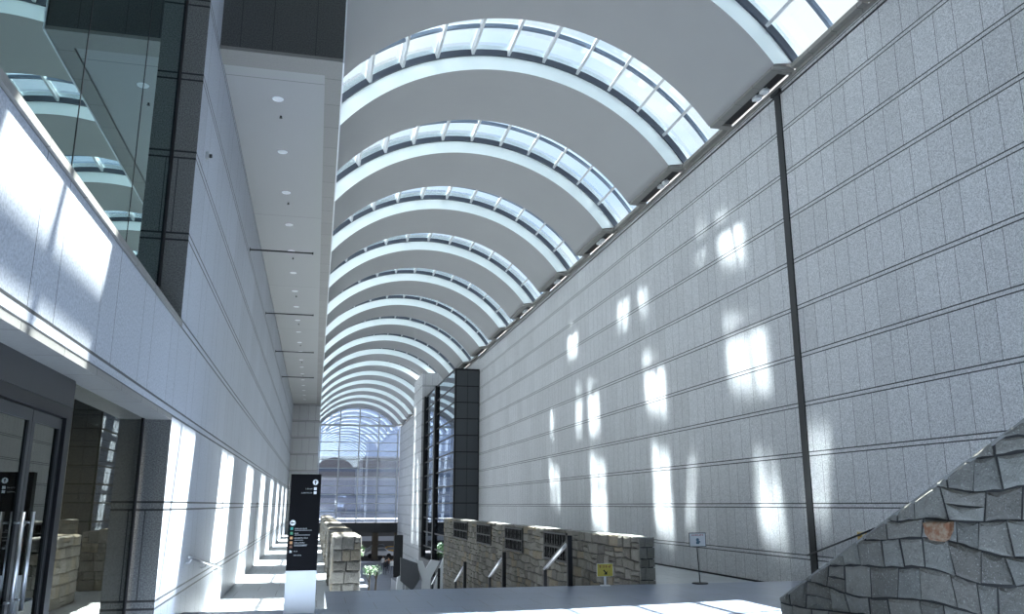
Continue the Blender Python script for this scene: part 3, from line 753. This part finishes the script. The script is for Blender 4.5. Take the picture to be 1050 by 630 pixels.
def person(x, y, z, rz, top, leg, lab, skin=(.5, .33, .24), seed=0, h=1.68):
    p = tag(empty('person', (x, y, z), rz), lab, 'person')
    rn = random.Random(seed); st = .16 + .08 * rn.random()
    V = [(0, 0, .93), (0, 0, 1.15), (0, 0, 1.38), (0, 0, 1.47), (0, .01, 1.54), (0, .015, 1.63),
         (-.1, 0, .88), (-.11, st * .4, .5), (-.11, st * -.2, .08), (-.11, st * -.2 + .14, .04),
         (.1, 0, .88), (.11, -st * .5, .5), (.11, -st, .1), (.11, -st + .13, .04),
         (-.19, 0, 1.36), (-.24, -.06, 1.08), (-.23, .04, .85), (-.23, .07, .76), (.19, 0, 1.36), (.24, .05, 1.1), (.22, .12, .88), (.22, .15, .79)]
    E_ = [(0, 1), (1, 2), (2, 3), (3, 4), (4, 5), (0, 6), (6, 7), (7, 8), (8, 9), (0, 10), (10, 11), (11, 12), (12, 13), (2, 14), (14, 15), (15, 16), (16, 17), (2, 18), (18, 19), (19, 20), (20, 21)]
    R = [.13, .12, .13, .055, .08, .085, .085, .06, .042, .035, .085, .06, .042, .035, .055, .042, .034, .03, .055, .042, .034, .03]
    me = bpy.data.meshes.new('body'); me.from_pydata([tuple(c * h / 1.72 for c in v) for v in V], E_, [])
    o = bpy.data.objects.new('body', me); C.objects.link(o); o.parent = p
    sk = o.modifiers.new('skin', 'SKIN'); me.skin_vertices.new() if not me.skin_vertices else None
    for q, r in zip(me.skin_vertices[0].data, R): q.radius = (r, r * .8)
    me.skin_vertices[0].data[0].use_root = True
    o.modifiers.new('sub', 'SUBSURF').levels = 1; o.modifiers['sub'].render_levels = 2
    t = NT('clothes_%d' % seed); zc = t.xyz()[2]
    c = t.mix(t.M('GREATER_THAN', zc, .9 * h / 1.72), leg, top); c = t.mix(t.M('GREATER_THAN', zc, 1.44 * h / 1.72), c, skin); c = t.mix(t.M('LESS_THAN', zc, .09), c, gray(.02))
    me.materials.append(t.done(c, .8))
    mb = MB(); n = 12
    hz = 1.60 * h / 1.72
    vs = [(.0, .0, hz + .115)]
    for k, (r, dz) in enumerate(((.06, .10), (.092, .05), (.097, 0), (.085, -.06))): vs += [(r * cos(2 * pi * i / n), -.012 + r * sin(2 * pi * i / n) * (1.05 if sin(2 * pi * i / n) < 0 else .6 if k > 1 else 1), hz + dz) for i in range(n)]
    mb.add(vs, [(0, 1 + i, 1 + (i + 1) % n) for i in range(n)] + [(1 + q * n + i, 1 + (q + 1) * n + i, 1 + (q + 1) * n + (i + 1) % n, 1 + q * n + (i + 1) % n) for q in range(3) for i in range(n)])
    mb.build('hair', flat('hair_%d' % seed, (.015, .012, .01), .6), p, smooth=True)
person(8.0, 97, ZL, pi, (.02, .02, .025), (.02, .02, .03), 'person in black walking at the left of the far group', seed=1)
person(8.35, 99, ZL, .2, (.06, .06, .08), (.03, .03, .04), 'person in dark grey clothes in the middle of the far group', seed=2)
person(8.75, 102, ZL, 0, (.5, .25, .12), (.03, .03, .05), 'person in an orange top under the far bridge', seed=3)
person(8.85, 98, ZL, pi, (.75, .75, .75), (.04, .04, .06), 'person in a white shirt at the right of the far group', seed=4)
person(8.3, 104, ZL, pi, (.6, .6, .62), (.05, .05, .07), 'person in a pale shirt walking behind the far group', seed=5, h=1.6)
# angular sculpture group on the stair under the bay
zs = zt(60)
sc = tag(empty('angular_sculpture', (8.0 * .95, 60, -6.2)), 'white and grey angular folded sculpture below the glazed bay', 'sculpture')
sc.location = (7.55, 58, -6.08)

def slab(pts, y0, y1, name, m):
    return MB().prism(pts, 1, y0, y1).build(name, m, sc)
H0 = 0
slab([(-.25, 0), (.25, 0), (.3, 1.3), (.9, 2.4), (.3, 2.5), (-.05, 1.9), (-.25, 2.4), (-.75, 2.5), (-.25, 1.2)], .3, .6, 'white_fork', M['white'])
slab([(.5, 0), (1.35, 0), (1.6, 1.0), (1.2, 2.6), (.75, 1.2)], .9, 1.1, 'white_blade', M['white'])
slab([(-1.3, 0), (-.9, 0), (-.6, 1.2), (-.7, 2.6), (-1.2, 2.4), (-1.35, 1.2)], .8, 1.0, 'white_blade', M['white'])
slab([(-1.75, 1.2), (-.95, .55), (-.45, 1.3), (-.65, 2.3), (-1.8, 2.7)], 0, .15, 'grey_plate', M['slate'])
slab([(-2.0, 0), (-1.6, 0), (-1.55, 1.4), (-1.75, 1.5), (-1.95, 1.4)], .2, .5, 'white_blade', M['white'])

# reflected sun from the towers outside: narrow beams that fall through the skylights on the right wall
def glint(xw, yc, zt_, zb_, w, power, lean=9, dist=21):
    zc = (zt_ + zb_) / 2; dz = 13.4 - zc
    g = 22.55 + P * round((yc + .7 - 22.55) / P)
    d = Vector((-.64 * dz, g - yc, dz)).normalized()
    c = Vector((xw, yc, zc)); ld = bpy.data.lights.new('reflected_sunlight', 'AREA'); ld.shape = 'RECTANGLE'
    ld.size = w; ld.size_y = (zt_ - zb_) * abs(d.x); ld.spread = rad(2.2); ld.energy = power * w * (zt_ - zb_); ld.color = (.95, .99, 1)
    o = bpy.data.objects.new('reflected_sunlight', ld); C.objects.link(o)
    o.location = c + d * dist
    z = d; x = Vector((0, 1, 0)); x = (x - z * x.dot(z)).normalized(); y = z.cross(x)
    if y.z < 0: x, y = -x, -y
    m = Matrix((x, y, z)).transposed() @ Matrix.Rotation(rad(lean if x.y > 0 else -lean), 3, 'Z')
    o.rotation_euler = m.to_euler()
G = 2.2
for a in ((20.9, 5.0, 3.1, 2.2, .7), (21.4, 8.2, 7.0, 1.4, 1), (23.3, 8.5, 7.6, .5, .7), (27.5, 5.0, 3.3, 1.7, 1.1), (27.2, 1.8, -.9, 1.4, 1), (24.9, 1.4, -.6, .5, .6), (30.4, 8.0, 6.9, 1.2, .8), (28.3, 8.1, 7.0, .8, .7),
          (20.2, 1.1, -.8, 1.1, .8), (17.9, 1.7, -.2, .8, .6), (34.3, 5.0, 2.9, 1.3, 1), (36.4, 5.1, 3.2, .8, .8), (33.9, 1.8, -1.0, 1.9, .9), (37.2, 8.1, 6.8, 1.6, .8), (40.6, 1.8, .2, 1.8, .7), (40.9, 4.8, 3.4, .7, .6)):
    glint(DR, a[0], a[1], a[2], a[3], G * a[4] * 3.3)
glint(9.25, 82.6, 9.5, -3.2, 1.0, 6, lean=1); glint(9.25, 79.0, 4.5, -3.2, 1.0, 6, lean=1)

for y_, w_ in ((26.6, 1.2), (21.4, .9), (19.6, .35), (33.0, 1.2)): glint(XW - .03, y_, -.9, -2.6, w_, 6, lean=2)
# lamps in the lobby: a warm panel added to brighten the lower room, two small spots upstairs
def lobby_lamp(loc, sx, sy, pw, lab):
    t = tag(empty('lobby_lamp', loc), lab, 'ceiling light')
    em = NT('lamp_glow'); em.b.inputs['Emission Color'].default_value = (1, .86, .62, 1); em.b.inputs['Emission Strength'].default_value = 12
    MB().box(-sx / 2, sx / 2, -sy / 2, sy / 2, -.02, 0).build('diffuser', em.done((.8, .75, .65)), t)
    MB().box(-sx / 2 - .02, sx / 2 + .02, -sy / 2 - .02, sy / 2 + .02, -.012, .0).build('trim_ring', M['white'], t)
    ld = bpy.data.lights.new('lobby_light', 'AREA'); ld.size = max(sx, .2); ld.energy = pw; ld.color = (1, .95, .86)
    o = bpy.data.objects.new('lobby_light', ld); C.objects.link(o); o.location = (loc[0], loc[1], loc[2] - .05)
lobby_lamp((-3.6, 9.6, 1.14), .3, .3, 45, 'square warm lamp added to brighten the lobby behind the lower glass')
lobby_lamp((-2.75, 7.35, 6.9), .07, .07, 4, 'small warm spot lamp behind the upper glass, the upper of two')
lobby_lamp((-2.75, 7.85, 6.9), .07, .07, 4, 'small warm spot lamp behind the upper glass, the lower of two')
